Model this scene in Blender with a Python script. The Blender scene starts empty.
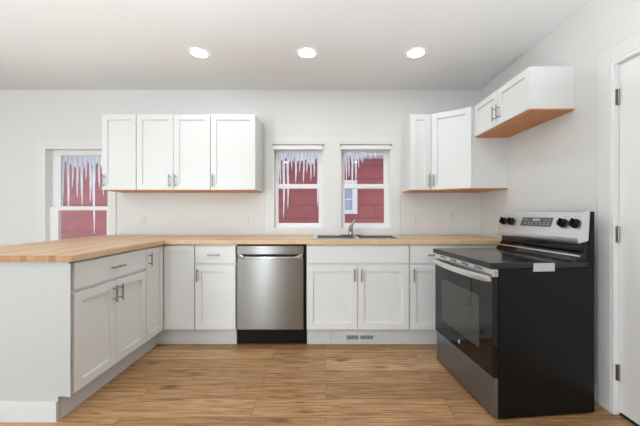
import bpy, bmesh, math, random
from mathutils import Vector, Matrix
random.seed(7)
C = bpy.context.scene.collection
SC = bpy.context.scene
PI = math.pi
H = 1.21                      # eye height

# ------------------------------------------------------------------ camera, world, exposure
cd = bpy.data.cameras.new('camera'); cam = bpy.data.objects.new('camera', cd); C.objects.link(cam)
cam.location = (0, 0, H); cam.rotation_euler = (PI/2, 0, 0)
cd.sensor_width = 36; cd.lens = 300/640*36
cd.shift_x = -6/640; cd.shift_y = 0.5/640
cd.clip_start = 0.05
SC.camera = cam
w = bpy.data.worlds.new('overcast_sky'); SC.world = w; w.use_nodes = True
nt = w.node_tree; bg = nt.nodes['Background']
bg.inputs['Color'].default_value = (0.80, 0.89, 1.0, 1); bg.inputs['Strength'].default_value = 3.4
SC.view_settings.view_transform = 'Standard'; SC.view_settings.look = 'None'
SC.view_settings.exposure = 0.07; SC.view_settings.gamma = 1
SC.view_settings.use_curve_mapping = False
LAMP = 56.0                   # brightness of each recessed lamp
TILT = 10
FILL = 125
def rear_light(name, x0, x1, z0, z1, y, watts):
    l = bpy.data.lights.new(name, 'AREA'); l.shape = 'RECTANGLE'; l.size = x1-x0; l.size_y = z1-z0
    l.energy = watts; l.color = (0.86, 0.935, 1.0)
    o = bpy.data.objects.new(name, l); C.objects.link(o); o.location = ((x0+x1)/2, y, (z0+z1)/2); o.rotation_euler = (PI/2+math.radians(TILT), 0, 0)   # tilted up so more of this added light reaches the ceiling
    return o
rear_light('rear_fill', -4.4, -2.7, 0.25, 2.15, -2.90, 75)  # added frontal fill from behind the viewer, shining through an invented opening
rear_light('streak_light', -1.80, -1.62, 0.05, 2.1, -2.90, 34)  # added narrow light, unseen, sized to put a bright streak on the dishwasher
for k, (x, y) in enumerate(((-2.3, 0.5), (0.5, 0.3))):      # added fill spots aimed straight up, only there to brighten the ceiling
    l = bpy.data.lights.new('ceiling_fill', 'SPOT'); l.energy = FILL; l.spot_size = math.radians(128); l.spot_blend = 0.35; l.shadow_soft_size = 0.12
    l.color = (0.90, 0.96, 1.0)
    o = bpy.data.objects.new('ceiling_fill', l); C.objects.link(o); o.location = (x, y, 0.95); o.rotation_euler = (PI-math.radians(0), 0, 0)

# ------------------------------------------------------------------ materials
def mat(name, col, rough=0.5, metal=0.0, **k):
    m = bpy.data.materials.new(name); m.use_nodes = True
    b = m.node_tree.nodes['Principled BSDF']
    b.inputs['Base Color'].default_value = (*col, 1)
    b.inputs['Roughness'].default_value = rough; b.inputs['Metallic'].default_value = metal
    for kk, v in k.items(): b.inputs[kk.replace('_', ' ')].default_value = v
    return m
def nd(m, t, **k):
    n = m.node_tree.nodes.new(t)
    for kk, v in k.items(): setattr(n, kk, v)
    return n
def lk(m, a, b): m.node_tree.links.new(a, b)
def noise_bump(m, scale, strength, dist=0.002, stretch=(1, 1, 1), detail=3):
    b = m.node_tree.nodes['Principled BSDF']
    tc = nd(m, 'ShaderNodeTexCoord'); mp = nd(m, 'ShaderNodeMapping'); mp.inputs['Scale'].default_value = stretch
    n = nd(m, 'ShaderNodeTexNoise'); n.inputs['Scale'].default_value = scale; n.inputs['Detail'].default_value = detail
    bp = nd(m, 'ShaderNodeBump'); bp.inputs['Strength'].default_value = strength; bp.inputs['Distance'].default_value = dist
    lk(m, tc.outputs['Object'], mp.inputs['Vector']); lk(m, mp.outputs[0], n.inputs['Vector'])
    lk(m, n.outputs['Fac'], bp.inputs['Height']); lk(m, bp.outputs[0], b.inputs['Normal'])
    return m
M = {}
M['wall'] = noise_bump(mat('wall_paint', (0.76, 0.77, 0.75), 0.55), 90, 0.15)
M['ceil'] = noise_bump(mat('ceiling_paint', (0.83, 0.835, 0.84), 0.7), 60, 0.1)
M['trim'] = noise_bump(mat('trim_paint', (0.87, 0.875, 0.87), 0.35), 30, 0.03)
M['casing'] = noise_bump(mat('casing_paint', (0.78, 0.785, 0.77), 0.4), 30, 0.03)
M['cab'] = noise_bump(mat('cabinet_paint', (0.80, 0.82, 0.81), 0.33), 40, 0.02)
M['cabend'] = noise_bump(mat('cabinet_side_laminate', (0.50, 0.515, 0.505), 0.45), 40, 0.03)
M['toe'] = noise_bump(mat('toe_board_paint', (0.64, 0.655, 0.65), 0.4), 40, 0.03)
M['dark'] = mat('dark_gap', (0.01, 0.01, 0.01), 0.8)
M['nickel'] = noise_bump(mat('brushed_nickel', (0.36, 0.36, 0.35), 0.3, 1.0), 300, 0.05)
M['chrome'] = noise_bump(mat('chrome', (0.75, 0.75, 0.75), 0.12, 1.0), 200, 0.01)
M['steel'] = noise_bump(mat('brushed_steel', (0.27, 0.273, 0.265), 0.2, 1.0), 30, 0.12, 0.0006, (1, 1, 25))
def brushed(m, an):
    b = m.node_tree.nodes['Principled BSDF']; b.inputs['Anisotropic'].default_value = an; b.inputs['Anisotropic Rotation'].default_value = 0.25
    t = nd(m, 'ShaderNodeTangent', direction_type='RADIAL', axis='Z'); lk(m, t.outputs[0], b.inputs['Tangent']); b.inputs['Roughness'].default_value = 0.28
brushed(M['steel'], 0.9)
M['steeld'] = noise_bump(mat('brushed_steel_dark', (0.27, 0.32, 0.39), 0.33, 1.0), 30, 0.12, 0.0006, (1, 1, 25))
M['steelp'] = noise_bump(mat('control_panel_steel', (0.74, 0.74, 0.74), 0.28, 0.9), 30, 0.05, 0.0006, (1, 1, 25))
M['sinksteel'] = noise_bump(mat('sink_steel', (0.72, 0.72, 0.72), 0.22, 1.0), 60, 0.05)
M['blk'] = noise_bump(mat('black_enamel', (0.005, 0.005, 0.005), 0.3, Specular_IOR_Level=0.22), 25, 0.06, 0.002)
M['blkglass'] = noise_bump(mat('black_glass', (0.005, 0.005, 0.006), 0.06, Specular_IOR_Level=0.4), 8, 0.01)
M['ovenglass'] = noise_bump(mat('oven_window_glass', (0.045, 0.045, 0.04), 0.05), 8, 0.01)
M['cooktop'] = noise_bump(mat('ceramic_cooktop', (0.012, 0.012, 0.013), 0.14), 300, 0.03)
M['plastic'] = noise_bump(mat('white_plastic', (0.76, 0.76, 0.74), 0.4), 30, 0.02)
M['label'] = noise_bump(mat('silver_label', (0.55, 0.56, 0.55), 0.5), 60, 0.02)
M['display'] = noise_bump(mat('display_grey', (0.10, 0.10, 0.105), 0.2), 20, 0.01)
M['ink'] = mat('print_grey', (0.45, 0.45, 0.45), 0.5)
M['slot'] = mat('vent_grey', (0.12, 0.12, 0.12), 0.6)
M['snow'] = noise_bump(mat('snow', (0.88, 0.90, 0.94), 0.7), 6, 0.6, 0.05)
M['ice'] = noise_bump(mat('ice', (0.93, 0.95, 0.98), 0.2), 30, 0.4, 0.01)
M['fascia'] = noise_bump(mat('weathered_fascia', (0.42, 0.38, 0.38), 0.7), 20, 0.3)
M['nwhite'] = noise_bump(mat('outdoor_white_trim', (0.42, 0.38, 0.37), 0.5), 20, 0.1)
M['nglass'] = noise_bump(mat('neighbour_glass', (0.22, 0.24, 0.29), 0.15), 5, 0.02)

def ice():
    m = bpy.data.materials.new('translucent_ice'); m.use_nodes = True; t = m.node_tree
    for n in list(t.nodes):
        if n.type != 'OUTPUT_MATERIAL': t.nodes.remove(n)
    o = [n for n in t.nodes if n.type == 'OUTPUT_MATERIAL'][0]
    df = t.nodes.new('ShaderNodeBsdfDiffuse'); df.inputs[0].default_value = (0.95, 0.96, 0.97, 1)
    tl = t.nodes.new('ShaderNodeBsdfTranslucent'); tl.inputs[0].default_value = (0.97, 0.97, 0.98, 1)
    mx = t.nodes.new('ShaderNodeMixShader'); mx.inputs[0].default_value = 0.5
    no = t.nodes.new('ShaderNodeTexNoise'); no.inputs['Scale'].default_value = 30
    bp = t.nodes.new('ShaderNodeBump'); bp.inputs['Strength'].default_value = 0.3; bp.inputs['Distance'].default_value = 0.01
    t.links.new(no.outputs['Fac'], bp.inputs['Height']); t.links.new(bp.outputs[0], df.inputs['Normal'])
    t.links.new(df.outputs[0], mx.inputs[1]); t.links.new(tl.outputs[0], mx.inputs[2]); t.links.new(mx.outputs[0], o.inputs[0]); return m
M['ice'] = ice()
def glass():
    m = bpy.data.materials.new('window_glass'); m.use_nodes = True; t = m.node_tree
    for n in list(t.nodes):
        if n.type != 'OUTPUT_MATERIAL': t.nodes.remove(n)
    o = [n for n in t.nodes if n.type == 'OUTPUT_MATERIAL'][0]
    tr = t.nodes.new('ShaderNodeBsdfTransparent'); tr.inputs[0].default_value = (0.95, 0.97, 0.98, 1)
    gl = t.nodes.new('ShaderNodeBsdfGlossy'); gl.inputs['Roughness'].default_value = 0.02
    fr = t.nodes.new('ShaderNodeFresnel'); fr.inputs[0].default_value = 1.45
    mx = t.nodes.new('ShaderNodeMixShader')
    t.links.new(fr.outputs[0], mx.inputs[0]); t.links.new(tr.outputs[0], mx.inputs[1]); t.links.new(gl.outputs[0], mx.inputs[2])
    t.links.new(mx.outputs[0], o.inputs[0]); return m
M['glass'] = glass()
def lampmat():
    m = mat('lamp_diffuser', (1, 1, 1), 0.5)
    b = m.node_tree.nodes['Principled BSDF']
    b.inputs['Emission Color'].default_value = (0.96, 0.98, 1.0, 1); b.inputs['Emission Strength'].default_value = LAMP
    return m
M['lamp'] = lampmat()

def ramp(m, fac, stops):
    r = nd(m, 'ShaderNodeValToRGB'); e = r.color_ramp.elements
    e[0].position, e[0].color = stops[0][0], (*stops[0][1], 1)
    e[1].position, e[1].color = stops[-1][0], (*stops[-1][1], 1)
    for p, c in stops[1:-1]:
        x = e.new(p); x.color = (*c, 1)
    lk(m, fac, r.inputs[0]); return r.outputs[0]
def mix(m, a, b, fac, mode='MIX'):
    n = nd(m, 'ShaderNodeMix', data_type='RGBA', blend_type=mode)
    for sock, v in ((n.inputs[0], fac), (n.inputs[6], a), (n.inputs[7], b)):
        if isinstance(v, (int, float)): sock.default_value = v
        elif isinstance(v, tuple): sock.default_value = (*v, 1)
        else: lk(m, v, sock)
    return n.outputs[2]
def board_mat(name, along, bw, rh, mortar, stops, grain_stops, grain_amt, rough, offset=0.37, knots=False, seamcol=(0.1, 0.06, 0.03), gs=14, endgrain=False):
    """planks / staves running along world axis `along` (0 = x, 1 = y)"""
    m = mat(name, (0.5, 0.3, 0.2), rough); b = m.node_tree.nodes['Principled BSDF']
    tc = nd(m, 'ShaderNodeTexCoord'); sep = nd(m, 'ShaderNodeSeparateXYZ'); cmb = nd(m, 'ShaderNodeCombineXYZ')
    lk(m, tc.outputs['Object'], sep.inputs[0])
    lk(m, sep.outputs[along], cmb.inputs[0]); lk(m, sep.outputs[1-along], cmb.inputs[1])
    br = nd(m, 'ShaderNodeTexBrick'); br.offset = offset; br.offset_frequency = 2
    br.inputs['Scale'].default_value = 1; br.inputs['Brick Width'].default_value = bw; br.inputs['Row Height'].default_value = rh
    br.inputs['Mortar Size'].default_value = mortar; br.inputs['Mortar Smooth'].default_value = 0.2
    br.inputs['Color1'].default_value = (0, 0, 0, 1); br.inputs['Color2'].default_value = (1, 1, 1, 1); br.inputs['Mortar'].default_value = (0.5, 0.5, 0.5, 1)
    lk(m, cmb.outputs[0], br.inputs['Vector'])
    base = ramp(m, br.outputs['Color'], stops)
    # grain, shifted per plank
    mp = nd(m, 'ShaderNodeMapping'); mp.inputs['Scale'].default_value = (0.8, 13.0, 1.0)
    add = nd(m, 'ShaderNodeVectorMath', operation='ADD'); sc = nd(m, 'ShaderNodeVectorMath', operation='SCALE'); sc.inputs['Scale'].default_value = 7.3
    lk(m, br.outputs['Color'], sc.inputs[0]); lk(m, cmb.outputs[0], add.inputs[0]); lk(m, sc.outputs[0], add.inputs[1])
    lk(m, add.outputs[0], mp.inputs[0])
    n = nd(m, 'ShaderNodeTexNoise'); n.inputs['Scale'].default_value = gs*0.15; n.inputs['Detail'].default_value = 8; n.inputs['Roughness'].default_value = 0.62
    n.inputs['Distortion'].default_value = 0.6
    lk(m, mp.outputs[0], n.inputs['Vector'])
    g = ramp(m, n.outputs['Fac'], grain_stops)
    col = mix(m, base, g, grain_amt, 'MULTIPLY')
    if knots:
        v = nd(m, 'ShaderNodeTexVoronoi'); v.inputs['Scale'].default_value = 1.0
        mk = nd(m, 'ShaderNodeMapping'); mk.inputs['Scale'].default_value = (2.0, 5.2, 1)
        lk(m, add.outputs[0], mk.inputs[0]); lk(m, mk.outputs[0], v.inputs['Vector'])
        k = ramp(m, v.outputs['Distance'], [(0.0, (0.16, 0.11, 0.08)), (0.06, (0.38, 0.28, 0.22)), (0.17, (1, 1, 1))])
        col = mix(m, col, k, 0.8, 'MULTIPLY')
    if endgrain:      # sawn end grain is darker and browner than the face of the staves
        ge = nd(m, 'ShaderNodeNewGeometry'); sn = nd(m, 'ShaderNodeSeparateXYZ'); lk(m, ge.outputs['Normal'], sn.inputs[0])
        ab = nd(m, 'ShaderNodeMath', operation='ABSOLUTE'); lk(m, sn.outputs[along], ab.inputs[0])
        gt = nd(m, 'ShaderNodeMath', operation='GREATER_THAN'); gt.inputs[1].default_value = 0.7; lk(m, ab.outputs[0], gt.inputs[0])
        col = mix(m, col, mix(m, col, (0.62, 0.50, 0.40), 1.0, 'MULTIPLY'), gt.outputs[0])
    col = mix(m, col, seamcol, br.outputs['Fac'])
    lk(m, col, b.inputs['Base Color'])
    bp = nd(m, 'ShaderNodeBump'); bp.inputs['Strength'].default_value = 0.15; bp.inputs['Distance'].default_value = 0.001
    lk(m, n.outputs['Fac'], bp.inputs['Height']); lk(m, bp.outputs[0], b.inputs['Normal'])
    return m
M['floor'] = board_mat('vinyl_plank_floor', 0, 1.22, 0.178, 0.0013,
    [(0, (0.34, 0.180, 0.076)), (0.3, (0.51, 0.300, 0.146)), (0.7, (0.40, 0.220, 0.097)), (1, (0.62, 0.385, 0.200))],
    [(0.33, (0.42, 0.34, 0.27)), (0.43, (0.74, 0.68, 0.61)), (0.54, (1, 1, 1)), (0.70, (1.25, 1.27, 1.28))], 1.0, 0.42, knots=True, seamcol=(0.13, 0.065, 0.03), gs=32)
bs = [(0, (0.58, 0.34, 0.17)), (0.2, (0.70, 0.46, 0.25)), (0.65, (0.80, 0.58, 0.36)), (1, (0.72, 0.48, 0.27))]
bg_ = [(0.25, (0.72, 0.64, 0.56)), (0.6, (1, 1, 1)), (0.8, (1.08, 1.06, 1.04))]
M['blockx'] = board_mat('butcher_block_long', 0, 0.75, 0.042, 0.0006, bs, bg_, 0.7, 0.4, seamcol=(0.40, 0.22, 0.10), endgrain=True)
M['blocky'] = board_mat('butcher_block_cross', 1, 0.75, 0.042, 0.0006, bs, bg_, 0.7, 0.4, seamcol=(0.40, 0.22, 0.10), endgrain=True)
M['ply'] = board_mat('cabinet_underside_veneer', 1, 3.0, 1.0, 0.0, [(0, (0.66, 0.28, 0.08)), (1, (0.72, 0.32, 0.10))],
    [(0.3, (0.8, 0.74, 0.7)), (0.6, (1, 1, 1))], 0.6, 0.5)
def siding():
    m = mat('red_shingle_siding', (0.3, 0.05, 0.05), 0.75); b = m.node_tree.nodes['Principled BSDF']
    tc = nd(m, 'ShaderNodeTexCoord'); sep = nd(m, 'ShaderNodeSeparateXYZ'); cmb = nd(m, 'ShaderNodeCombineXYZ')
    lk(m, tc.outputs['Object'], sep.inputs[0]); lk(m, sep.outputs[0], cmb.inputs[0]); lk(m, sep.outputs[2], cmb.inputs[1])
    br = nd(m, 'ShaderNodeTexBrick'); br.offset = 0.5
    for k, v in (('Scale', 1), ('Brick Width', 1.22), ('Row Height', 0.285), ('Mortar Size', 0.014), ('Mortar Smooth', 0.4)): br.inputs[k].default_value = v
    br.inputs['Color1'].default_value = (0.185, 0.032, 0.031, 1); br.inputs['Color2'].default_value = (0.21, 0.038, 0.038, 1); br.inputs['Mortar'].default_value = (0.105, 0.020, 0.020, 1)
    lk(m, cmb.outputs[0], br.inputs['Vector'])
    n = nd(m, 'ShaderNodeTexNoise'); n.inputs['Scale'].default_value = 4; n.inputs['Detail'].default_value = 6
    lk(m, tc.outputs['Object'], n.inputs['Vector'])
    d = ramp(m, n.outputs['Fac'], [(0.42, (1, 1, 1)), (0.62, (1.0, 1.1, 1.15)), (0.75, (1.2, 2.6, 2.7))])
    lk(m, mix(m, br.outputs['Color'], d, 0.8, 'MULTIPLY'), b.inputs['Base Color'])
    return m
M['siding'] = siding()

# ------------------------------------------------------------------ mesh helpers
WM = {}                                       # world matrix of every root / part
def frame(o, u, n):
    m = Matrix.Identity(4)
    for i in range(3): m[i][0] = u[i]; m[i][1] = n[i]; m[i][3] = o[i]
    return m
ID = Matrix.Identity(4)
class MB:
    def __init__(s, fr=ID): s.bm = bmesh.new(); s.fr = fr
    def v(s, p): return s.bm.verts.new(s.fr @ Vector(p))
    def poly(s, vs):
        try: return s.bm.faces.new(vs)
        except ValueError: return None
    def box(s, a0, a1, b0, b1, c0, c1):
        V = [s.v((a, b, c)) for a in (a0, a1) for b in (b0, b1) for c in (c0, c1)]
        for f in ((0,1,3,2),(4,6,7,5),(0,4,5,1),(2,3,7,6),(0,2,6,4),(1,5,7,3)): s.poly([V[i] for i in f])
        return s
    def prism(s, pts, c0, c1, axis=2):
        """extrude a 2-D outline; axis = extrusion axis"""
        def P(p, c):
            if axis == 2: return (p[0], p[1], c)
            if axis == 1: return (p[0], c, p[1])
            return (c, p[0], p[1])
        A = [s.v(P(p, c0)) for p in pts]; B = [s.v(P(p, c1)) for p in pts]
        s.poly(A[::-1]); s.poly(B); n = len(pts)
        for i in range(n): s.poly([A[i], A[(i+1) % n], B[(i+1) % n], B[i]])
        return s
    def tube(s, pts, r, seg=12, cap=True):
        pts = [Vector(p) for p in pts]; rr = r if isinstance(r, (list, tuple)) else [r]*len(pts)
        rings = []; ref = None
        for i, p in enumerate(pts):
            d = (pts[min(i+1, len(pts)-1)] - pts[max(i-1, 0)]).normalized()
            if ref is None:
                ref = d.orthogonal().normalized()
            x = (ref - d*ref.dot(d)).normalized(); ref = x; y = d.cross(x)
            rings.append([s.v(p + (x*math.cos(2*PI*k/seg) + y*math.sin(2*PI*k/seg))*rr[i]) for k in range(seg)])
        for a, b in zip(rings, rings[1:]):
            for k in range(seg): s.poly([a[k], a[(k+1) % seg], b[(k+1) % seg], b[k]])
        if cap: s.poly(rings[0][::-1]); s.poly(rings[-1])
        return s
    def shaker(s, a0, a1, z0, z1, b0=0.0, t=0.02, rail=0.057, rec=0.014):
        bf = b0+t; e = 0.004
        def ring(ax0, ax1, zz0, zz1, b): return [s.v((ax0, b, zz0)), s.v((ax1, b, zz0)), s.v((ax1, b, zz1)), s.v((ax0, b, zz1))]
        R = [ring(a0, a1, z0, z1, b0), ring(a0, a1, z0, z1, bf-0.0015), ring(a0+.0015, a1-.0015, z0+.0015, z1-.0015, bf),
             ring(a0+rail, a1-rail, z0+rail, z1-rail, bf), ring(a0+rail+.001, a1-rail-.001, z0+rail+.001, z1-rail-.001, bf-rec)]
        s.poly(R[0][::-1]); s.poly(R[-1])
        for p, q in zip(R, R[1:]):
            for i in range(4): s.poly([p[i], p[(i+1) % 4], q[(i+1) % 4], q[i]])
        return s
    def build(s, name, m, parent=None, bevel=0, smooth=False, local=False):
        bmesh.ops.recalc_face_normals(s.bm, faces=s.bm.faces)
        me = bpy.data.meshes.new(name); s.bm.to_mesh(me); s.bm.free()
        o = bpy.data.objects.new(name, me); C.objects.link(o)
        me.materials.append(M[m] if isinstance(m, str) else m)
        W = ID
        if parent is not None:
            o.parent = parent; W = WM[parent]
            if not local: me.transform(W.inverted())
        WM[o] = W
        if smooth:
            for p in me.polygons: p.use_smooth = True
            try: me.set_sharp_from_angle(angle=math.radians(40))
            except Exception: pass
        if bevel:
            b = o.modifiers.new('bevel', 'BEVEL'); b.width = bevel; b.segments = 2; b.limit_method = 'ANGLE'
        return o
def thing(name, label, cat, loc, rz=0, group=None):
    o = bpy.data.objects.new(name, None); C.objects.link(o); o.location = loc; o.rotation_euler = (0, 0, rz)
    o.empty_display_size = 0.1
    WM[o] = Matrix.Translation(loc) @ Matrix.Rotation(rz, 4, 'Z')
    if label: o['label'] = label; o['category'] = cat
    if group: o['group'] = group
    return o
def tag(o, label, cat, group=None):
    o['label'] = label; o['category'] = cat
    if group: o['group'] = group
    return o
def struct(o, label=None, cat=None):
    o['kind'] = 'structure'
    if label: o['label'] = label
    if cat: o['category'] = cat
    return o
def sub(o, label): o['label'] = label; return o
def plane(name, z, x0, x1, y0, y1, m, t=0.1):
    return MB().box(x0, x1, y0, y1, z-t, z).build(name, m)

# ------------------------------------------------------------------ room shell
XL, XR, YB, YF, CZ = -4.7, 1.745, 3.40, -2.8, 2.61
T = 0.15
struct(plane('floor', 0, XL-T, XR+T, YF-T, YB+T, 'floor'), 'brown wood plank floor with knots', 'floor')
struct(MB().box(XL-T, XR+T, YF-T, YB+T, CZ, CZ+0.1).build('ceiling', 'ceil'), 'plain pale grey ceiling with three recessed lights', 'ceiling')
def wall_xz(name, x0, x1, y0, y1, holes, m, label):
    """wall along x with rectangular holes (xa, xb, za, zb), holes in x order"""
    b = MB(); x = x0
    for (xa, xb, za, zb) in holes:
        b.box(x, xa, y0, y1, 0, CZ)
        if za > 0: b.box(xa, xb, y0, y1, 0, za)
        b.box(xa, xb, y0, y1, zb, CZ); x = xb
    b.box(x, x1, y0, y1, 0, CZ)
    return struct(b.build(name, m), label, 'wall')
W1 = (-3.186, -2.455, 0.60, 1.953)
W2 = (-0.600, -0.026, 1.035, 1.985)
W3 = (0.160, 0.734, 1.035, 1.985)
wall_xz('wall_back', XL-T, XR+T, YB, YB+T, [W1, W2, W3], 'wall', 'long pale grey kitchen wall behind the sink')
RW = (-1.80, -1.62, 0.05, 2.1)
wall_xz('wall_front', XL-T, XR+T, YF-T, YF, [(-4.4, -2.7, 0.25, 2.15), RW], 'wall', 'pale grey wall behind the viewer')
struct(MB().box(XL-T, XL, YF, YB, 0, CZ).build('wall_left', 'wall'), 'pale grey wall at far left', 'wall')
DY0, DY1, DZ = 0.95, 1.822, 2.125
b = MB(); b.box(XR, XR+T, YF, DY0, 0, CZ); b.box(XR, XR+T, DY1, YB, 0, CZ); b.box(XR, XR+T, DY0, DY1, DZ, CZ)
struct(b.build('wall_right', 'wall'), 'pale grey wall behind the range', 'wall')

# baseboards
b = MB().box(XR-0.014, XR, 1.915, 2.70, 0, 0.115)
struct(b.build('baseboard_right', 'trim', bevel=0.003))
b = MB().box(XL, -2.46, YB-0.014, YB, 0, 0.115)
struct(b.build('baseboard_back', 'trim', bevel=0.003))
struct(MB().box(XL, XL+0.014, YF, YB-0.014, 0, 0.115).build('baseboard_left', 'trim', bevel=0.003))

# window casings
b = MB()
x0, x1 = -0.695, 0.842; zt = 2.085; zb = 0.969; y0 = YB-0.012
for a, c in ((x0, W2[0]+.004), (W2[1]-.004, W3[0]+.004), (W3[1]-.004, x1)): b.box(a, c, y0, YB, zb, zt)
for a, c in ((W2[0]+.004, W2[1]-.004), (W3[0]+.004, W3[1]-.004)): b.box(a, c, y0, YB, W2[3]-.004, zt); b.box(a, c, y0, YB, zb, W2[2]+.004)
struct(b.build('trim_1', 'casing', bevel=0.002), 'flat casing framing both windows over the sink', 'casing')
b = MB(); b.box(-3.27, W1[0]+.003, y0, YB, 0.5, 2.043); b.box(W1[1]-.003, -2.375, y0, YB, 0.5, 2.043)
b.box(W1[0]+.003, W1[1]-.003, y0, YB, W1[3]-.003, 2.043); b.box(W1[0]+.003, W1[1]-.003, y0-.02, YB, 0.5, W1[2])
struct(b.build('trim_2', 'casing', bevel=0.002), 'flat casing framing the far left window', 'casing')

def window(name, hole, gx0, gx1, zm0, zm1, gtop, gbot, label, st=0.035):
    """double-hung window: jamb liner, upper sash (outer), lower sash (inner), panes"""
    xa, xb, za, zb_ = hole
    r = thing(name, None, None, ((xa+xb)/2, YB+0.06, za)); r['kind'] = 'structure'; r['label'] = label; r['category'] = 'window'
    b = MB(); t = 0.012
    b.box(xa, xa+t, YB-.012, YB+T, za, zb_); b.box(xb-t, xb, YB-.012, YB+T, za, zb_)
    b.box(xa+t, xb-t, YB-.012, YB+T, zb_-t, zb_); b.box(xa+t, xb-t, YB-.012, YB+T, za, za+t)
    b.build('window_frame', 'trim', r, bevel=0.0015)
    def sash(nm, yy, z0, z1, gz0, gz1):
        q = MB(); y1 = yy+0.03
        q.box(xa+t, gx0, yy, y1, z0, z1); q.box(gx1, xb-t, yy, y1, z0, z1)
        q.box(gx0, gx1, yy, y1, z0, gz0); q.box(gx0, gx1, yy, y1, gz1, z1)
        o = q.build(nm, 'trim', r, bevel=0.002)
        MB().box(gx0, gx1, yy+.013, yy+.017, gz0, gz1).build('pane', 'glass', o)
        return o
    sash('lower_sash', YB+0.045, za+t, zm1, gbot, zm0)
    sash('upper_sash', YB+0.078, zm0+.004, zb_-t, zm1-.004, gtop)
    q = MB(); xm = (gx0+gx1)/2
    q.box(xm-.03, xm+.03, YB+.036, YB+.045, zm0+.012, zm1-.012)
    q.build('sash_lock', 'trim', r, bevel=0.002)
    return r
window('window_1', W1, -3.075, -2.52, 1.247, 1.292, 1.885, 0.66, 'far left double-hung window above the peninsula with icicles outside')
window('window_2', W2, -0.548, -0.084, 1.497, 1.548, 1.925, 1.10, 'left of the two white double-hung windows behind the sink')
window('window_3', W3, 0.215, 0.670, 1.497, 1.548, 1.925, 1.10, 'right double-hung window behind the faucet showing the neighbour window')

# blind head rails over windows 2 and 3
for (x0, x1, lab) in ((-0.607, -0.020, 'retracted white blind headrail over the left sink window'), (0.152, 0.741, 'retracted white blind headrail over the right sink window')):
    r = thing('window_blind', lab, 'blind', ((x0+x1)/2, YB-0.02, 1.93), group='blinds over the sink windows')
    MB().box(x0+.012, x1-.012, YB-0.040, YB-0.0125, 1.930, 1.970).build('headrail', 'trim', r, bevel=0.003)
    sub(MB().tube([(x0, YB-.034, 1.983), (x1, YB-.034, 1.983)], 0.006, 10).build('rod', 'nickel', r, smooth=True), 'thin grey metal rod')
    for xx in (x0+.01, x1-.022):
        MB().box(xx, xx+.012, YB-.045, YB-.0125, 1.965, 1.992).build('bracket', 'nickel', r, bevel=0.001)

# door in the right wall
JX = XR+0.052
b = MB()
b.box(XR-.018, XR, DY1, DY1+.09, 0, DZ+.09); b.box(XR-.018, XR, DY0-.09, DY0, 0, DZ+.09); b.box(XR-.018, XR, DY0, DY1, DZ, DZ+.09)
struct(b.build('trim_3', 'casing', bevel=0.003), 'white casing around the door at right', 'casing')
d = thing('door_1', None, None, (JX+.02, (DY0+DY1)/2, 0)); struct(d, 'white hinged door at the right edge, shut', 'door')
b = MB(); b.box(XR-.016, XR+T, DY1-.018, DY1, 0, DZ); b.box(XR-.016, XR+T, DY0, DY0+.018, 0, DZ); b.box(XR-.016, XR+T, DY0+.018, DY1-.018, DZ-.018, DZ)
b.build('door_frame', 'trim', d, bevel=0.002)
DX = XR+0.016
MB().box(DX, DX+.04, DY0+.021, DY1-.0215, 0.02, DZ-.022).build('door_leaf', 'trim', d, bevel=0.002)
MB().box(DX+.004, XR+T, DY0+.018, DY1-.018, 0, 0.012).build('door_gap_shade', 'dark', d)  # black strip standing in for the shade in the gap under the door
for z in (1.91, 1.085, 0.255):
    q = MB(); q.box(DX-.022, DX+.002, DY1-.0195, DY1-.0175, z-.048, z+.048)
    for k in range(5): q.tube([(DX-.007, DY1-.025, z-.048+.0194*k), (DX-.007, DY1-.025, z-.048+.0194*k+.018)], 0.0055, 10)
    sub(q.build('door_hinge', 'nickel', d, smooth=True), 'grey metal butt hinge')

tag(MB().tube([(XR-.006, 1.895, 2.19), (XR, 1.895, 2.19)], [0.004, 0.006], 10).build('wall_screw', 'nickel'), 'tiny screw in the wall above the door casing', 'screw')

# ------------------------------------------------------------------ recessed lamps
def lamp(x, y, label, group=None):
    r = thing('recessed_light', label, 'ceiling light', (x, y, CZ), group=group)
    b = MB(); n = 40; rr = [(0.088, 0.0), (0.085, -.004), (0.073, -.005), (0.069, -.003)]
    R = [[b.v((x+q*math.cos(2*PI*k/n), y+q*math.sin(2*PI*k/n), CZ+z-.0005)) for k in range(n)] for q, z in rr]
    for p, q in zip(R, R[1:]):
        for k in range(n): b.poly([p[k], p[(k+1) % n], q[(k+1) % n], q[k]])
    b.build('trim_ring', 'ceil', r, smooth=True)
    b = MB(); b.poly([b.v((x+.0692*math.cos(-2*PI*k/n), y+.0692*math.sin(-2*PI*k/n), CZ-.0035)) for k in range(n)])
    o = b.bm; fs = list(o.faces); 
    me = bpy.data.meshes.new('diffuser'); o.to_mesh(me); o.free()
    if me.polygons[0].normal.z > 0: me.flip_normals()
    me.transform(WM[r].inverted()); me.materials.append(M['lamp'])
    q = bpy.data.objects.new('diffuser', me); C.objects.link(q); q.parent = r; WM[q] = WM[r]
    q['label'] = 'glowing white disc'
G = 'round recessed lights in the ceiling'
lamp(-1.104, 2.617, 'lit round recessed light over the peninsula end, leftmost of three', G)
lamp(-0.166, 2.617, 'lit round recessed light in front of the left sink window, middle of three', G)
lamp(0.785, 2.617, 'lit round recessed light nearest the range cabinet, rightmost of three', G)
for yy, rn in ((0.75, 'row overhead'), (-1.2, 'row behind the viewer')):
    for xx, cn in ((-3.0, 'far left'), (-1.104, 'left'), (0.785, 'right')):
        lamp(xx, yy, 'lit round recessed ceiling light, %s one in the %s' % (cn, rn), G)

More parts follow.
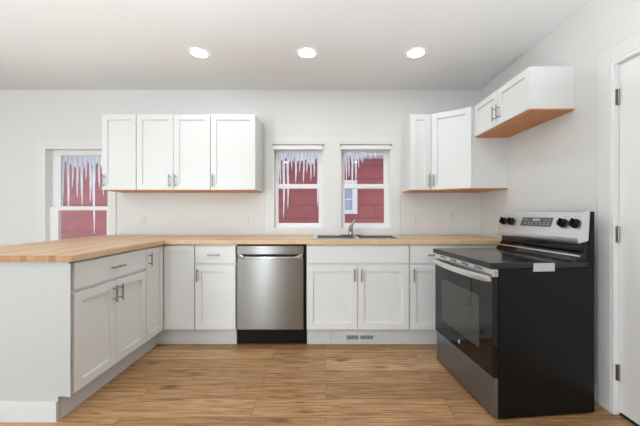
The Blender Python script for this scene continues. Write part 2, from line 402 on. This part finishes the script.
# ------------------------------------------------------------------ outside
struct(MB().box(-14, 10, YB+T, 16, -0.75, -0.6).build('ground', 'snow'), 'snow covered ground outside', 'snow')
struct(MB().box(-14, 10, -12, YF-T, -0.75, -0.6).build('ground_rear', 'snow'))
NY = 6.5
nb = thing('neighboring_house', 'red shingle sided house next door with snowy roof', 'house', (-2, NY+2, -0.6))
MB().box(-9, 5, NY, NY+4, -0.6, 2.55).build('house_wall', 'siding', nb)
MB().box(-9.3, 5.3, NY-0.32, NY, 2.40, 2.47).build('soffit', 'fascia', nb)
MB().prism([(NY-.38, 2.40), (NY-.34, 2.52), (NY+4, 4.3), (NY+4, 4.15), (NY-.3, 2.40)], -9.3, 5.3, 0).build('roof', 'fascia', nb)
b = MB(); n = 90; ya = NY-.42
prev = None
for i in range(n+1):
    x = -9.3+14.6*i/n; j = random.uniform(-.03, .03)
    ring = [b.v(p) for p in ((x, ya+j, 2.50+random.uniform(-.05, .01)), (x, ya-.03+j, 2.58), (x, ya+.1, 2.70+j), (x, NY+4, 4.50), (x, NY+4, 4.31), (x, NY-.33, 2.53))]
    if prev:
        for k in range(6): b.poly([prev[k], prev[(k+1) % 6], ring[(k+1) % 6], ring[k]])
    prev = ring
sub(b.build('roof_snow', 'snow', nb, smooth=True), 'thick white snow on the roof edge')
nw = MB()
for a0, a1, c0, c1 in ((0.05, 0.16, 1.20, 1.93), (0.565, 0.675, 1.20, 1.93), (0.16, 0.565, 1.20, 1.29), (0.16, 0.565, 1.74, 1.93)): nw.box(a0, a1, NY-.04, NY, c0, c1)
nwo = nw.build('house_window', 'nwhite', nb, bevel=0.004)
MB().box(0.16, 0.565, NY-.012, NY-.004, 1.29, 1.74).build('pane', 'nglass', nwo)
MB().box(0.16, 0.565, NY-.03, NY-.012, 1.50, 1.53).box(0.35, 0.375, NY-.03, NY-.012, 1.29, 1.50).build('sash_bar', 'nwhite', nwo)
IY = 3.80; IS = 300/IY
struct(MB().box(-5, 2, YB+T, IY+.11, 2.17, 2.22).build('roof_overhang', 'fascia'), 'roof overhang above the kitchen windows outside', 'roof')
def icicle(x, tip, r0, label, group):
    X = (x-326)/IS; zt = H+(213.5-tip)/IS; z0 = 2.17
    y = IY+random.uniform(-.015, .015); r0 = min(r0, .0195); n = 16; pts = []; rr = []
    dx = random.uniform(-.012, .012); ph = random.uniform(0, 6)
    for i in range(n+1):
        t = i/n; z = z0+(zt-z0)*t
        pts.append((X+dx*t+.003*math.sin(ph+t*9), y, z))
        rr.append(max(.0012, r0*(1-t)**.55*(1+.10*math.sin(ph+t*34))))
    tag(MB().tube(pts, rr, 10).build('icicle', 'ice', smooth=True), label, 'icicle', group)
ORD = ['first', 'second', 'third', 'fourth', 'fifth', 'sixth', 'seventh', 'eighth', 'ninth', 'tenth', 'eleventh', 'twelfth', 'thirteenth', 'fourteenth', 'fifteenth']
def icicles(lst, where, group):
    longest = max(t for _, t, _ in lst)
    for k, (x, t, r) in enumerate(lst):
        size = 'longest' if t == longest else ('short' if t < 172 else ('long' if t > 200 else 'slender'))
        icicle(x, t, r, '%s white icicle, %s from the left outside %s' % (size, ORD[k], where), group)
def ice_sheet(xa, xb, mean, label):
    q = MB(); n = 60; prev = None
    for i in range(n+1):
        x = ((xa+(xb-xa)*i/n)-326)/(300/3.88); zl = H+(213.5-(mean+random.uniform(-9, 6)*(1 if i % 2 else .4)))/(300/3.88)
        ring = [q.v(p) for p in ((x, 3.865, 2.169), (x, 3.870, zl+.05), (x, 3.885, zl), (x, 3.895, zl+.05), (x, 3.90, 2.169))]
        if prev:
            for k in range(5): q.poly([prev[k], prev[(k+1) % 5], ring[(k+1) % 5], ring[k]])
        else: q.poly(ring)
        prev = ring
    q.poly(prev[::-1])
    tag(q.build('ice_sheet', 'ice'), label, 'ice')
ice_sheet(56, 112, 165, 'jagged white ice sheet behind the icicles of the far left window')
ice_sheet(276, 323, 161, 'jagged white ice sheet behind the icicles of the left sink window')
ice_sheet(342, 366, 157, 'small jagged ice sheet at upper left of the right sink window')
icicles([(57.5, 190, .05), (63.5, 199, .06), (68.7, 211, .05), (73.5, 188, .05), (78, 198, .06), (82.5, 206, .06), (86.4, 180, .05), (90, 203, .05), (93.7, 234, .06), (99, 188, .055), (103.5, 196, .05), (108, 183, .05)],
        'the far left window', 'icicles outside the far left window')
icicles([(276, 178, .05), (280, 186, .045), (284, 218, .045), (288, 209, .045), (292, 170, .045), (295.6, 183, .045), (300, 172, .05), (304, 183, .045), (307.6, 173, .045), (311.2, 181, .045), (314.8, 177, .04), (318.4, 207, .045), (322, 176, .04)],
        'the left sink window', 'icicles outside the left sink window')
icicles([(341.5, 170, .045), (345.5, 181, .045), (348.6, 177, .035), (352, 187, .04), (355.4, 182, .04), (358.5, 168, .035), (362, 163, .03), (366, 158, .03), (371, 160, .025), (376, 157, .025)],
        'the right sink window', 'icicles outside the right sink window')

# ------------------------------------------------------------------ cabinets
def handle_v(parent, fr, a, z0, z1, b0=0.02, out=0.03):
    q = MB(fr); q.tube([(a, b0+out, z0), (a, b0+out, z1)], 0.006, 10)
    for z in (z0+.022, z1-.022): q.tube([(a, b0, z), (a, b0+out, z)], 0.0045, 8)
    return sub(q.build('handle', 'nickel', parent, smooth=True), 'brushed nickel bar handle')
def handle_h(parent, fr, a0, a1, z, b0=0.02, out=0.03):
    q = MB(fr); q.tube([(a0, b0+out, z), (a1, b0+out, z)], 0.006, 10)
    for a in (a0+.022, a1-.022): q.tube([(a, b0, z), (a, b0+out, z)], 0.0045, 8)
    return sub(q.build('handle', 'nickel', parent, smooth=True), 'brushed nickel bar handle')
def door(parent, fr, a0, a1, z0, z1, hx=None, hz=None, rail=0.057):
    a0 += .0008; a1 -= .0008; z1 -= .001
    o = MB(fr).shaker(a0, a1, z0, z1, 0.0005, rail=rail).build('door', 'cab', parent)
    if hx is not None: handle_v(o, fr, hx, hz[0], hz[1])
    return o
def drawer(parent, fr, a0, a1, z0, z1, h=None, name='drawer'):
    a0 += .0008; a1 -= .0008; z0 += .001
    o = MB(fr).box(a0, a1, 0.0005, 0.02, z0, z1).build(name, 'cab', parent, bevel=0.0015)
    if h: handle_h(o, fr, h[0], h[1], (z0+z1)/2)
    return o
ZB, ZT = 0.146, 0.931                # base cabinet box
def carcass(parent, fr, a0, a1, dep, rec=0.05, z0=ZB-.004, z1=ZT):
    q = MB(fr); t = 0.016
    q.box(a0, a0+t, -dep, 0, z0, z1); q.box(a1-t, a1, -dep, 0, z0, z1)
    q.box(a0+t, a1-t, -dep, -dep+t, z0, z1); q.box(a0+t, a1-t, -t, 0, z0, z1)
    q.box(a0+t, a1-t, -dep+t, -t, z0, z0+t)
    q.box(a0+.02, a1-.02, -dep+.02, -rec-.02, 0, z0)
    return q.build('body', 'cab', parent)
FB = frame((0, 2.76, 0), (1, 0, 0), (0, -1, 0)); DB = 0.637
FP = frame((-1.504, 0, 0), (0, 1, 0), (1, 0, 0))
DZ0, DZ1, RZ0, RZ1 = 0.150, 0.738, 0.756, 0.912     # doors, drawers
HZ = (0.593, 0.708)
def base(label, fr, a0, a1, doors, drawers, rec=0.03, dep=DB):
    c = fr @ Vector(((a0+a1)/2, -dep/2, 0))
    r = thing('base_cabinet', label, 'cabinet', c, group='white base cabinets')
    carcass(r, fr, a0, a1, dep, rec)
    for dd in doors: door(r, fr, *dd)
    for dd in drawers: drawer(r, fr, *dd)
    return r
base('narrow white base cabinet with one drawer and door left of the dishwasher', FB, -1.199, -0.824,
     [(-1.196, -0.827, DZ0, DZ1, -1.169, HZ)], [(-1.196, -0.827, RZ0, RZ1, (-1.075, -0.962))])
base('wide white two-door base cabinet under the sink, plain top panel', FB, -0.178, 0.762,
     [(-0.175, 0.288, DZ0, DZ1, 0.258, HZ), (0.292, 0.759, DZ0, DZ1, 0.322, HZ)], [(-0.175, 0.759, RZ0, RZ1, None, 'false_drawer')])
r = base('white base cabinet partly hidden by the black range', FB, 0.766, 1.742,
     [(0.769, 1.19, DZ0, DZ1, 0.797, HZ)], [(0.769, 1.19, RZ0, RZ1, (0.925, 1.04))])
MB(FB).box(1.194, 1.742, .0005, .018, DZ0, RZ1).build('filler_panel', 'cab', r, bevel=.001)
# peninsula
base('white peninsula base cabinet with wide drawer over two doors', FP, 1.768, 2.476,
     [(1.771, 2.119, DZ0, DZ1, 2.090, HZ), (2.123, 2.473, DZ0, DZ1, 2.150, HZ)], [(1.771, 2.473, RZ0, RZ1+.006, (2.05, 2.18))], rec=0.06, dep=0.61)
# corner
r = thing('corner_base_cabinet', 'white inside-corner base cabinet with two full-height doors', 'cabinet', (-1.8, 3.0, 0), group='white base cabinets')
L = [(-2.114, 2.479), (-1.504, 2.479), (-1.504, 2.76), (-1.202, 2.76), (-1.202, 3.397), (-2.114, 3.397)]
q = MB(); q.prism(L, ZB-.004, ZT)
q.prism([(-2.1, 2.49), (-1.60, 2.49), (-1.60, 2.85), (-1.21, 2.85), (-1.21, 3.38), (-2.1, 3.38)], 0, ZB-.004)
q.build('body', 'cab', r)
door(r, FP, 2.480, 2.736, DZ0, RZ1+.003, 2.508, (0.772, 0.880), rail=.05)
door(r, FB, -1.481, -1.203, DZ0, RZ1+.003, rail=.05)
# peninsula end panel
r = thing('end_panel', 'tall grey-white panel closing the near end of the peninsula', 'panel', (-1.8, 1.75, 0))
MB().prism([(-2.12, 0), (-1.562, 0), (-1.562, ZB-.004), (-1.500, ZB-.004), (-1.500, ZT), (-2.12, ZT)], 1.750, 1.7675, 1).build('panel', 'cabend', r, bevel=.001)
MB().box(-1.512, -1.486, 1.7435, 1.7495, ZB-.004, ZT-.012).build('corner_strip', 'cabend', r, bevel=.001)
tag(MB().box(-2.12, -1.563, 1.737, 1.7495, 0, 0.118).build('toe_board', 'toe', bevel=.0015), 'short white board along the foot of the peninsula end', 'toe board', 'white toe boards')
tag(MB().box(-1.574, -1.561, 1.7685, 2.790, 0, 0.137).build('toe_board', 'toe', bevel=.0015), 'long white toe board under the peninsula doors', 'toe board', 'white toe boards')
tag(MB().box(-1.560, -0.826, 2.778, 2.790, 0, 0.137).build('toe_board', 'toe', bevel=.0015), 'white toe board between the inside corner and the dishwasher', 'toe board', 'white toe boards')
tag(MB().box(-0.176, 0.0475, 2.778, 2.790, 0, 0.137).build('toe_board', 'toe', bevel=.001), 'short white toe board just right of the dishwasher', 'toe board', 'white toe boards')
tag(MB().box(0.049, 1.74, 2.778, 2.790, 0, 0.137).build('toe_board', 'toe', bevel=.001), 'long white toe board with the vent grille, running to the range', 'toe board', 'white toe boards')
# floor vent in toe board
r = thing('toe_vent', 'small white slotted vent grille in the toe board below the sink', 'vent', (0.31, 2.777, 0.03))
xa, xb, za, zb_ = 0.178, 0.448, 0.036, 0.094
q = MB(); q.box(xa, xb, 2.770, 2.7775, za, za+.010); q.box(xa, xb, 2.770, 2.7775, zb_-.010, zb_)
for a, c in ((xa, xa+.012), (0.303, 0.316), (xb-.012, xb)): q.box(a, c, 2.770, 2.7775, za+.010, zb_-.010)
q.build('vent_frame', 'toe', r)
MB().box(xa+.01, xb-.01, 2.7755, 2.7775, za+.009, zb_-.009).build('vent_backing', 'slot', r)
for s0 in (0.19, 0.316):
    q = MB()
    for k in range(9): q.box(s0+.004+k*.013, s0+.008+k*.013, 2.7715, 2.7752, za+.010, zb_-.010)
    q.build('louver', 'label', r)

# countertops
cz0, cz1 = 0.932, 0.968
q = MB(); q.prism([(-2.45, 1.725), (-1.462, 1.725), (-1.462, 2.714), (-1.462, 3.387), (-2.45, 3.387)], cz0, cz1)
r = tag(q.build('countertop', 'blocky', bevel=0.002), 'butcher block countertop on the peninsula at left', 'countertop')
hx0, hx1, hy0, hy1 = -0.10, 0.705, 2.825, 3.215
q = MB(); X0, X1, Y0, Y1 = -1.4615, XR-.001, 2.715, 3.387
xs = [X0, hx0, hx1, X1]; ys = [Y0, hy0, hy1, Y1]
gv = {}
for k, z in enumerate((cz0, cz1)):
    for i, x in enumerate(xs):
        for j, y in enumerate(ys): gv[i, j, k] = q.v((x, y, z))
for i in range(3):
    for j in range(3):
        if (i, j) == (1, 1): continue
        q.poly([gv[i, j, 1], gv[i+1, j, 1], gv[i+1, j+1, 1], gv[i, j+1, 1]])
        q.poly([gv[i, j, 0], gv[i, j+1, 0], gv[i+1, j+1, 0], gv[i+1, j, 0]])
for i in range(3):
    for j in (0, 3): q.poly([gv[i, j, 0], gv[i+1, j, 0], gv[i+1, j, 1], gv[i, j, 1]])
for j in range(3):
    for i in (0, 3): q.poly([gv[i, j, 0], gv[i, j+1, 0], gv[i, j+1, 1], gv[i, j, 1]])
for (a, c) in (((1, 1), (2, 1)), ((2, 1), (2, 2)), ((2, 2), (1, 2)), ((1, 2), (1, 1))):
    q.poly([gv[a[0], a[1], 0], gv[c[0], c[1], 0], gv[c[0], c[1], 1], gv[a[0], a[1], 1]])
tag(q.build('countertop', 'blockx', bevel=0.002), 'long butcher block countertop holding the sink along the back wall', 'countertop')
MBn = None

# sink
r = thing('kitchen_sink', 'stainless steel double-bowl sink set into the wooden countertop', 'sink', (0.30, 3.04, cz1))
q = MB(); rx0, rx1, ry0, ry1 = -0.125, 0.730, 2.795, 3.295; zr = cz1+.0005
bx = [(-0.085, 0.285), (0.320, 0.690)]; by = (2.84, 3.20)
xs = [rx0, bx[0][0], bx[0][1], bx[1][0], bx[1][1], rx1]; ys = [ry0, by[0], by[1], ry1]
for i in range(5):
    for j in range(3):
        if j == 1 and i in (1, 3): continue
        q.box(xs[i], xs[i+1], ys[j], ys[j+1], zr, zr+.006)
q.build('rim', 'sinksteel', r)
for (a0, a1) in bx:
    q = MB(); t = .0025; zz = 0.79
    q.box(a0-t, a0, by[0]-t, by[1]+t, zz, zr+.004); q.box(a1, a1+t, by[0]-t, by[1]+t, zz, zr+.004)
    q.box(a0, a1, by[0]-t, by[0], zz, zr+.004); q.box(a0, a1, by[1], by[1]+t, zz, zr+.004); q.box(a0-t, a1+t, by[0]-t, by[1]+t, zz-t, zz)
    o = q.build('bowl', 'sinksteel', r)
    MB().tube([((a0+a1)/2, 3.02, zz), ((a0+a1)/2, 3.02, zz+.004)], [.045, .040], 20).build('drain', 'chrome', o, smooth=True)
# faucet
fz = zr+.0065
r = thing('faucet', 'brushed metal single-lever faucet behind the sink', 'faucet', (0.262, 3.245, fz))
q = MB(); pts = []
for k in range(24):
    a = 2*PI*k/24; pts.append((0.27+.085*(1 if math.cos(a) > 0 else -1)+.032*math.cos(a), 3.247+.030*math.sin(a)))
q.prism(pts, fz, fz+.010); q.build('deck_plate', 'nickel', r, bevel=.003)
MB().tube([(0.27, 3.245, fz+.008), (0.27, 3.245, fz+.05), (0.272, 3.245, fz+.085)], [.026, .023, .021], 20).build('faucet_body', 'nickel', r, smooth=True)
MB().tube([(0.270, 3.245, fz+.055), (0.262, 3.19, fz+.085), (0.25, 3.12, fz+.100), (0.24, 3.06, fz+.088), (0.238, 3.04, fz+.055)], [.016, .015, .014, .013, .012], 16).build('spout', 'nickel', r, smooth=True)
MB().tube([(0.272, 3.245, fz+.085), (0.280, 3.25, fz+.110), (0.300, 3.25, fz+.142), (0.318, 3.245, fz+.160)], [.022, .018, .011, .009], 16).build('lever', 'nickel', r, smooth=True)

# dishwasher
r = thing('dishwasher', 'stainless steel dishwasher with black kick plate', 'dishwasher', (-0.51, 3.05, 0))
MB(FB).box(-0.819, -0.183, -.58, -.004, .02, .926).build('tub', 'blk', r)
a0, a1 = -0.811, -0.206
dd = MB(FB).box(a0, a1, -.0035, .024, .150, .800).build('door', 'steel', r, bevel=.003)
sub(MB(FB).box(a0+.004, a1-.004, -.0035, .004, .800, .838).build('handle_recess', 'blk', dd), 'dark recess behind the handle')
cp = MB(FB).box(a0, a1, -.0035, .024, .838, .913).build('control_strip', 'steel', r, bevel=.002)
for x, wd in ((-.70, .05), (-.64, .03), (-.585, .03), (-.42, .03), (-.37, .035), (-.32, .05)): MB(FB).box(x, x+wd, .0241, .0246, .876, .879).build('printed_mark', 'ink', cp)
n = 24; q = MB(FB); prev = None
for i in range(n+1):
    t = i/n; a = a0+.006+(a1-a0-.012)*t; e = min(t, 1-t)
    k = min(1, e/.13); out = .024+.020*(k*k*(3-2*k))+.006*math.sin(PI*t); h2 = .020-.012*(k*k*(3-2*k)); zc = .820-.010*(k*k*(3-2*k))
    ring = [q.v((a, out-.012, zc-h2)), q.v((a, out, zc-h2)), q.v((a, out, zc+h2)), q.v((a, out-.012, zc+h2))]
    if prev:
        for m_ in range(4): q.poly([prev[m_], prev[(m_+1) % 4], ring[(m_+1) % 4], ring[m_]])
    else: q.poly(ring)
    prev = ring
q.poly(prev[::-1]); q.box(a0+.008, a0+.03, 0.004, .022, .803, .836); q.box(a1-.03, a1-.008, 0.004, .022, .803, .836)
sub(q.build('handle', 'chrome', dd, bevel=.002), 'bowed polished handle bar')
MB(FB).box(a0+.013, a1, -.040, -.020, .012, .144).box(a0, a0+.012, -.04, -.012, .144, .150).build('kick_plate', 'blk', r, bevel=.002)

# upper cabinets
UY = 3.10
FU = frame((0, UY, 0), (1, 0, 0), (0, -1, 0)); UD = YB-UY-.001
UZ0, UZ1 = 1.450, 2.231
UH = (1.482, 1.610)
def upper(label, fr, a0, a1, dep, z0, z1, doors, name='wall_cabinet', group='white wall cabinets'):
    c = fr @ Vector(((a0+a1)/2, -dep/2, z0))
    r = thing(name, label, 'cabinet', c, group=group)
    MB(fr).box(a0, a1, -dep, 0, z0+.006, z1).build('body', 'cab', r)
    q = MB(fr); q.box(a0, a1, -dep, 0, z0-.004, z0+.0055)
    sub(q.build('bottom_panel', 'ply', r), 'orange-brown wood underside')
    for dd in doors: door(r, fr, *dd)
    return r
upper('single-door white wall cabinet beside the far left window, leftmost', FU, -2.305, -1.950, UD, UZ0, UZ1, [(-2.303, -1.9525, UZ0+.004, UZ1, -2.272, UH)])
upper('two-door white wall cabinet in the middle of the left upper run', FU, -1.949, -1.188, UD, UZ0, UZ1,
      [(-1.9465, -1.570, UZ0+.004, UZ1, -1.600, UH), (-1.567, -1.190, UZ0+.004, UZ1, -1.540, UH)])
upper('wider single-door white wall cabinet just left of the sink windows', FU, -1.187, -0.724, UD, UZ0, UZ1, [(-1.1845, -.726, UZ0+.004, UZ1, -1.158, UH)])
upper('narrow single-door white wall cabinet just right of the sink windows', FU, 0.864, 1.083, UD, UZ0, UZ1, [(0.866, 1.078, UZ0+.004, UZ1, 1.052, UH)])
# diagonal corner wall cabinet
r = thing('corner_wall_cabinet', 'white diagonal-front wall cabinet in the corner over the counter', 'cabinet', (1.5, 3.15, UZ0), group='white wall cabinets')
P1 = Vector((1.084, 3.098, 0)); P2 = Vector((1.405, 2.880, 0)); out = [(1.084, 3.399), (P1.x, P1.y), (P2.x, P2.y), (1.743, 2.880), (1.743, 3.399)]
MB().prism(out, UZ0+.006, UZ1).build('body', 'cab', r)
sub(MB().prism(out, UZ0-.004, UZ0+.0055).build('bottom_panel', 'ply', r), 'orange-brown wood underside')
u = (P2-P1).normalized(); nn = Vector((u.y, -u.x, 0))
if nn.y > 0: nn = -nn
FD = frame(P1, u, nn); Ld = (P2-P1).length
door(r, FD, .008, Ld-.004, UZ0+.004, UZ1, .036, UH)
# over-range cabinet
FR = frame((1.444, 0, 0), (0, 1, 0), (-1, 0, 0))
upper('short two-door white wall cabinet over the range', FR, 2.102, 2.879, XR-1.444-.001, 1.940, 2.240,
      [(2.104, 2.4885, 1.945, 2.240, 2.462, (1.985, 2.105), .05), (2.4915, 2.876, 1.945, 2.240, 2.520, (1.985, 2.105), .05)])

# outlets
def outlet(x, z, label):
    r = thing('wall_outlet', label, 'outlet', (x, YB, z), group='white duplex outlets above the counter')
    MB().box(x-.037, x+.037, YB-.006, YB, z-.058, z+.058).build('cover_plate', 'plastic', r, bevel=.003)
    for dz in (-.022, .022):
        o = MB().box(x-.016, x+.016, YB-.0085, YB-.006, z+dz-.013, z+dz+.013).build('socket', 'plastic', r, bevel=.002)
        MB().box(x-.007, x-.005, YB-.0089, YB-.0084, z+dz-.004, z+dz+.006).box(x+.005, x+.007, YB-.0089, YB-.0084, z+dz-.004, z+dz+.006).box(x-.002, x+.002, YB-.0089, YB-.0084, z+dz-.010, z+dz-.006).build('slot', 'dark', o)
outlet(-2.08, 1.13, 'white wall outlet nearest the far left window')
outlet(-0.87, 1.13, 'white wall outlet just left of the sink windows')
outlet(1.011, 1.15, 'white wall outlet just right of the sink windows')
outlet(1.433, 1.172, 'white wall outlet nearest the right corner behind the range')

# ------------------------------------------------------------------ range (local: x = depth towards the wall, y = width away from viewer)
R = thing('range', 'freestanding black and stainless electric range at right', 'stove', (0.985, 1.747, 0), math.radians(5.7))
def rb(mb, name, m, parent=None, bevel=0, smooth=False): return mb.build(name, m, parent or R, bevel=bevel, smooth=smooth, local=True)
RWD, DEP = 0.735, 0.640
q = MB(); q.box(.022, DEP, 0, RWD, .010, .884)
q.prism([(.596, .884), (DEP, .884), (DEP, 1.222), (.612, 1.222)], .0, RWD, 1)
rb(q, 'body', 'blk', bevel=.003)
for x in (.06, .58):
    for y in (.04, RWD-.04): rb(MB().tube([(x, y, 0), (x, y, .011)], .018, 12), 'leg', 'blk')
sub(rb(MB().box(-.001, .0215, .002, RWD-.002, .016, .245), 'drawer', 'steeld', bevel=.003), 'dark stainless storage drawer')
od = rb(MB().box(-.012, .0215, .002, RWD-.002, .251, .836), 'oven_door', 'blkglass', bevel=.004)
q = MB(); wy0, wy1, wz0, wz1 = .13, .62, .37, .70
q.prism([(wy0, wz0), (wy1, wz0), (wy1, wz1-.02), (wy1-.02, wz1), (wy0+.02, wz1), (wy0, wz1-.02)], -.0135, -.0121, 0)
wn = rb(q, 'oven_window', 'ovenglass', od)
q = MB()
for z in (.47, .58):
    q.tube([(-.0138, wy0+.02, z), (-.0138, wy1-.02, z)], .0012, 6)
rb(q, 'oven_rack', 'slot', wn)
rb(MB().tube([(-.0124, .3675, .31), (-.0135, .3675, .31)], .014, 20), 'emblem', 'ink', od)
# vent trim under the cooktop
vt = sub(rb(MB().box(-.014, .0215, .002, RWD-.002, .839, .883), 'vent_trim', 'steelp', bevel=.002), 'silver strip with dark vent slots')
q = MB()
for k in range(4):
    for j in range(5): rb(MB().box(-.0146, -.0141, .10+k*.15+j*.018, .112+k*.15+j*.018, .864, .876), 'vent_slot', 'dark', vt)
for z in (.846, .855, .864, .873):
    for x in (.001, .011): rb(MB().box(x, x+.005, .0008, .0018, z, z+.005), 'vent_slot', 'dark', vt)
# handle
n = 28; q = MB(); prev = None
for i in range(n+1):
    t = i/n; y = .012+(RWD-.024)*t; o = -.040-.034*math.sin(PI*t)**.7
    e = min(1, min(t, 1-t)/.04)
    hh = .014+.005*e
    zc = .826
    ring = [q.v((o+.016, y, zc-hh)), q.v((o+.004, y, zc-hh)), q.v((o, y, zc-hh+.006)), q.v((o, y, zc+hh-.006)), q.v((o+.004, y, zc+hh)), q.v((o+.016, y, zc+hh))]
    if prev:
        for m_ in range(6): q.poly([prev[m_], prev[(m_+1) % 6], ring[(m_+1) % 6], ring[m_]])
    else: q.poly(ring)
    prev = ring
q.poly(prev[::-1])
for y0_ in (.014, RWD-.044): q.box(-.030, -.0125, y0_, y0_+.03, .811, .834)
sub(rb(q, 'handle', 'steelp', od, smooth=True), 'wide bowed silver handle bar')
# cooktop
ct = rb(MB().box(-.030, .595, -.004, RWD+.004, .886, .922), 'cooktop', 'cooktop', bevel=.006)
for (x, y, rr) in ((.13, .19, .10), (.13, .55, .08), (.42, .19, .08), (.42, .55, .10)):
    q = MB(); n = 40
    A = [q.v((x+rr*math.cos(2*PI*k/n), y+rr*math.sin(2*PI*k/n), .9223)) for k in range(n)]
    B = [q.v((x+(rr-.003)*math.cos(2*PI*k/n), y+(rr-.003)*math.sin(2*PI*k/n), .9223)) for k in range(n)]
    for k in range(n): q.poly([A[k], A[(k+1) % n], B[(k+1) % n], B[k]])
    rb(q, 'burner_ring', 'slot', ct)
# backguard
q = MB(); q.prism([(.52, .9225), (.600, .9225), (.600, 1.06), (.575, 1.06), (.572, .985), (.548, .955)], .004, RWD-.004, 1)
bgd = rb(q, 'backguard_riser', 'blkglass', bevel=.002)
rb(MB().prism([(.540, .950), (.546, .948), (.550, .955), (.544, .957)], .004, RWD-.004, 1), 'trim_strip', 'steelp', bgd)
prof = [(.530, 1.040), (.535, 1.028), (.600, 1.045), (.6115, 1.224), (.590, 1.224), (.583, 1.218), (.528, 1.060)]
q = MB(); q.prism(prof, 0, RWD, 1)
pn = sub(rb(q, 'control_panel', 'steelp', bevel=.003), 'slanted stainless control panel')
a_ = Vector((.528, 0, 1.060)); c_ = Vector((.583, 0, 1.218)); sl = (c_-a_); Lp = sl.length; sl.normalize()
nrm = Vector((-sl.z, 0, sl.x))
# panel frame: a = width(y), b = outward normal, c = up the slope
PF = Matrix.Identity(4)
for i in range(3): PF[i][0] = (0, 1, 0)[i]; PF[i][1] = nrm[i]; PF[i][2] = sl[i]; PF[i][3] = a_[i]
o = rb(MB(PF).prism([(.215, .062), (.490, .062), (.490, .128), (.215, .128)], -.001, .0015, 1), 'display', 'display', pn)
q = MB(PF)
for k in range(7):
    for c in (.075, .088): q.box(.235+k*.034, .250+k*.034, .0016, .0020, c, c+.004)
q.box(.32, .385, .0016, .0020, .104, .118)
for k in (0, 1): q.box(.235+k*.03, .250+k*.03, .0016, .002, .108, .112); q.box(.43+k*.025, .445+k*.025, .0016, .002, .108, .112)
rb(q, 'display_mark', 'ink', o)
for y in (.043, .128, .592, .678):
    k_ = rb(MB(PF).tube([(y, -.001, .092), (y, .010, .092), (y, .012, .092), (y, .030, .092)], [.030, .030, .026, .023], 24), 'knob', 'blk', pn, smooth=True)
    rb(MB(PF).box(y-.005, y+.005, .029, .040, .067, .117), 'knob_grip', 'blk', k_, bevel=.002)
q = MB(PF)
for y in (.043, .128, .592, .678):
    for k in range(3): rb(MB(PF).box(y-.02+k*.017, y-.012+k*.017, 0, .0004, .137, .139), 'printed_mark', 'slot', pn)
tl = MB().box(.237, .372, -.0065, -.0002, .868, .917)
sub(rb(tl, 'label_plate', 'label'), 'small silver label on the side')
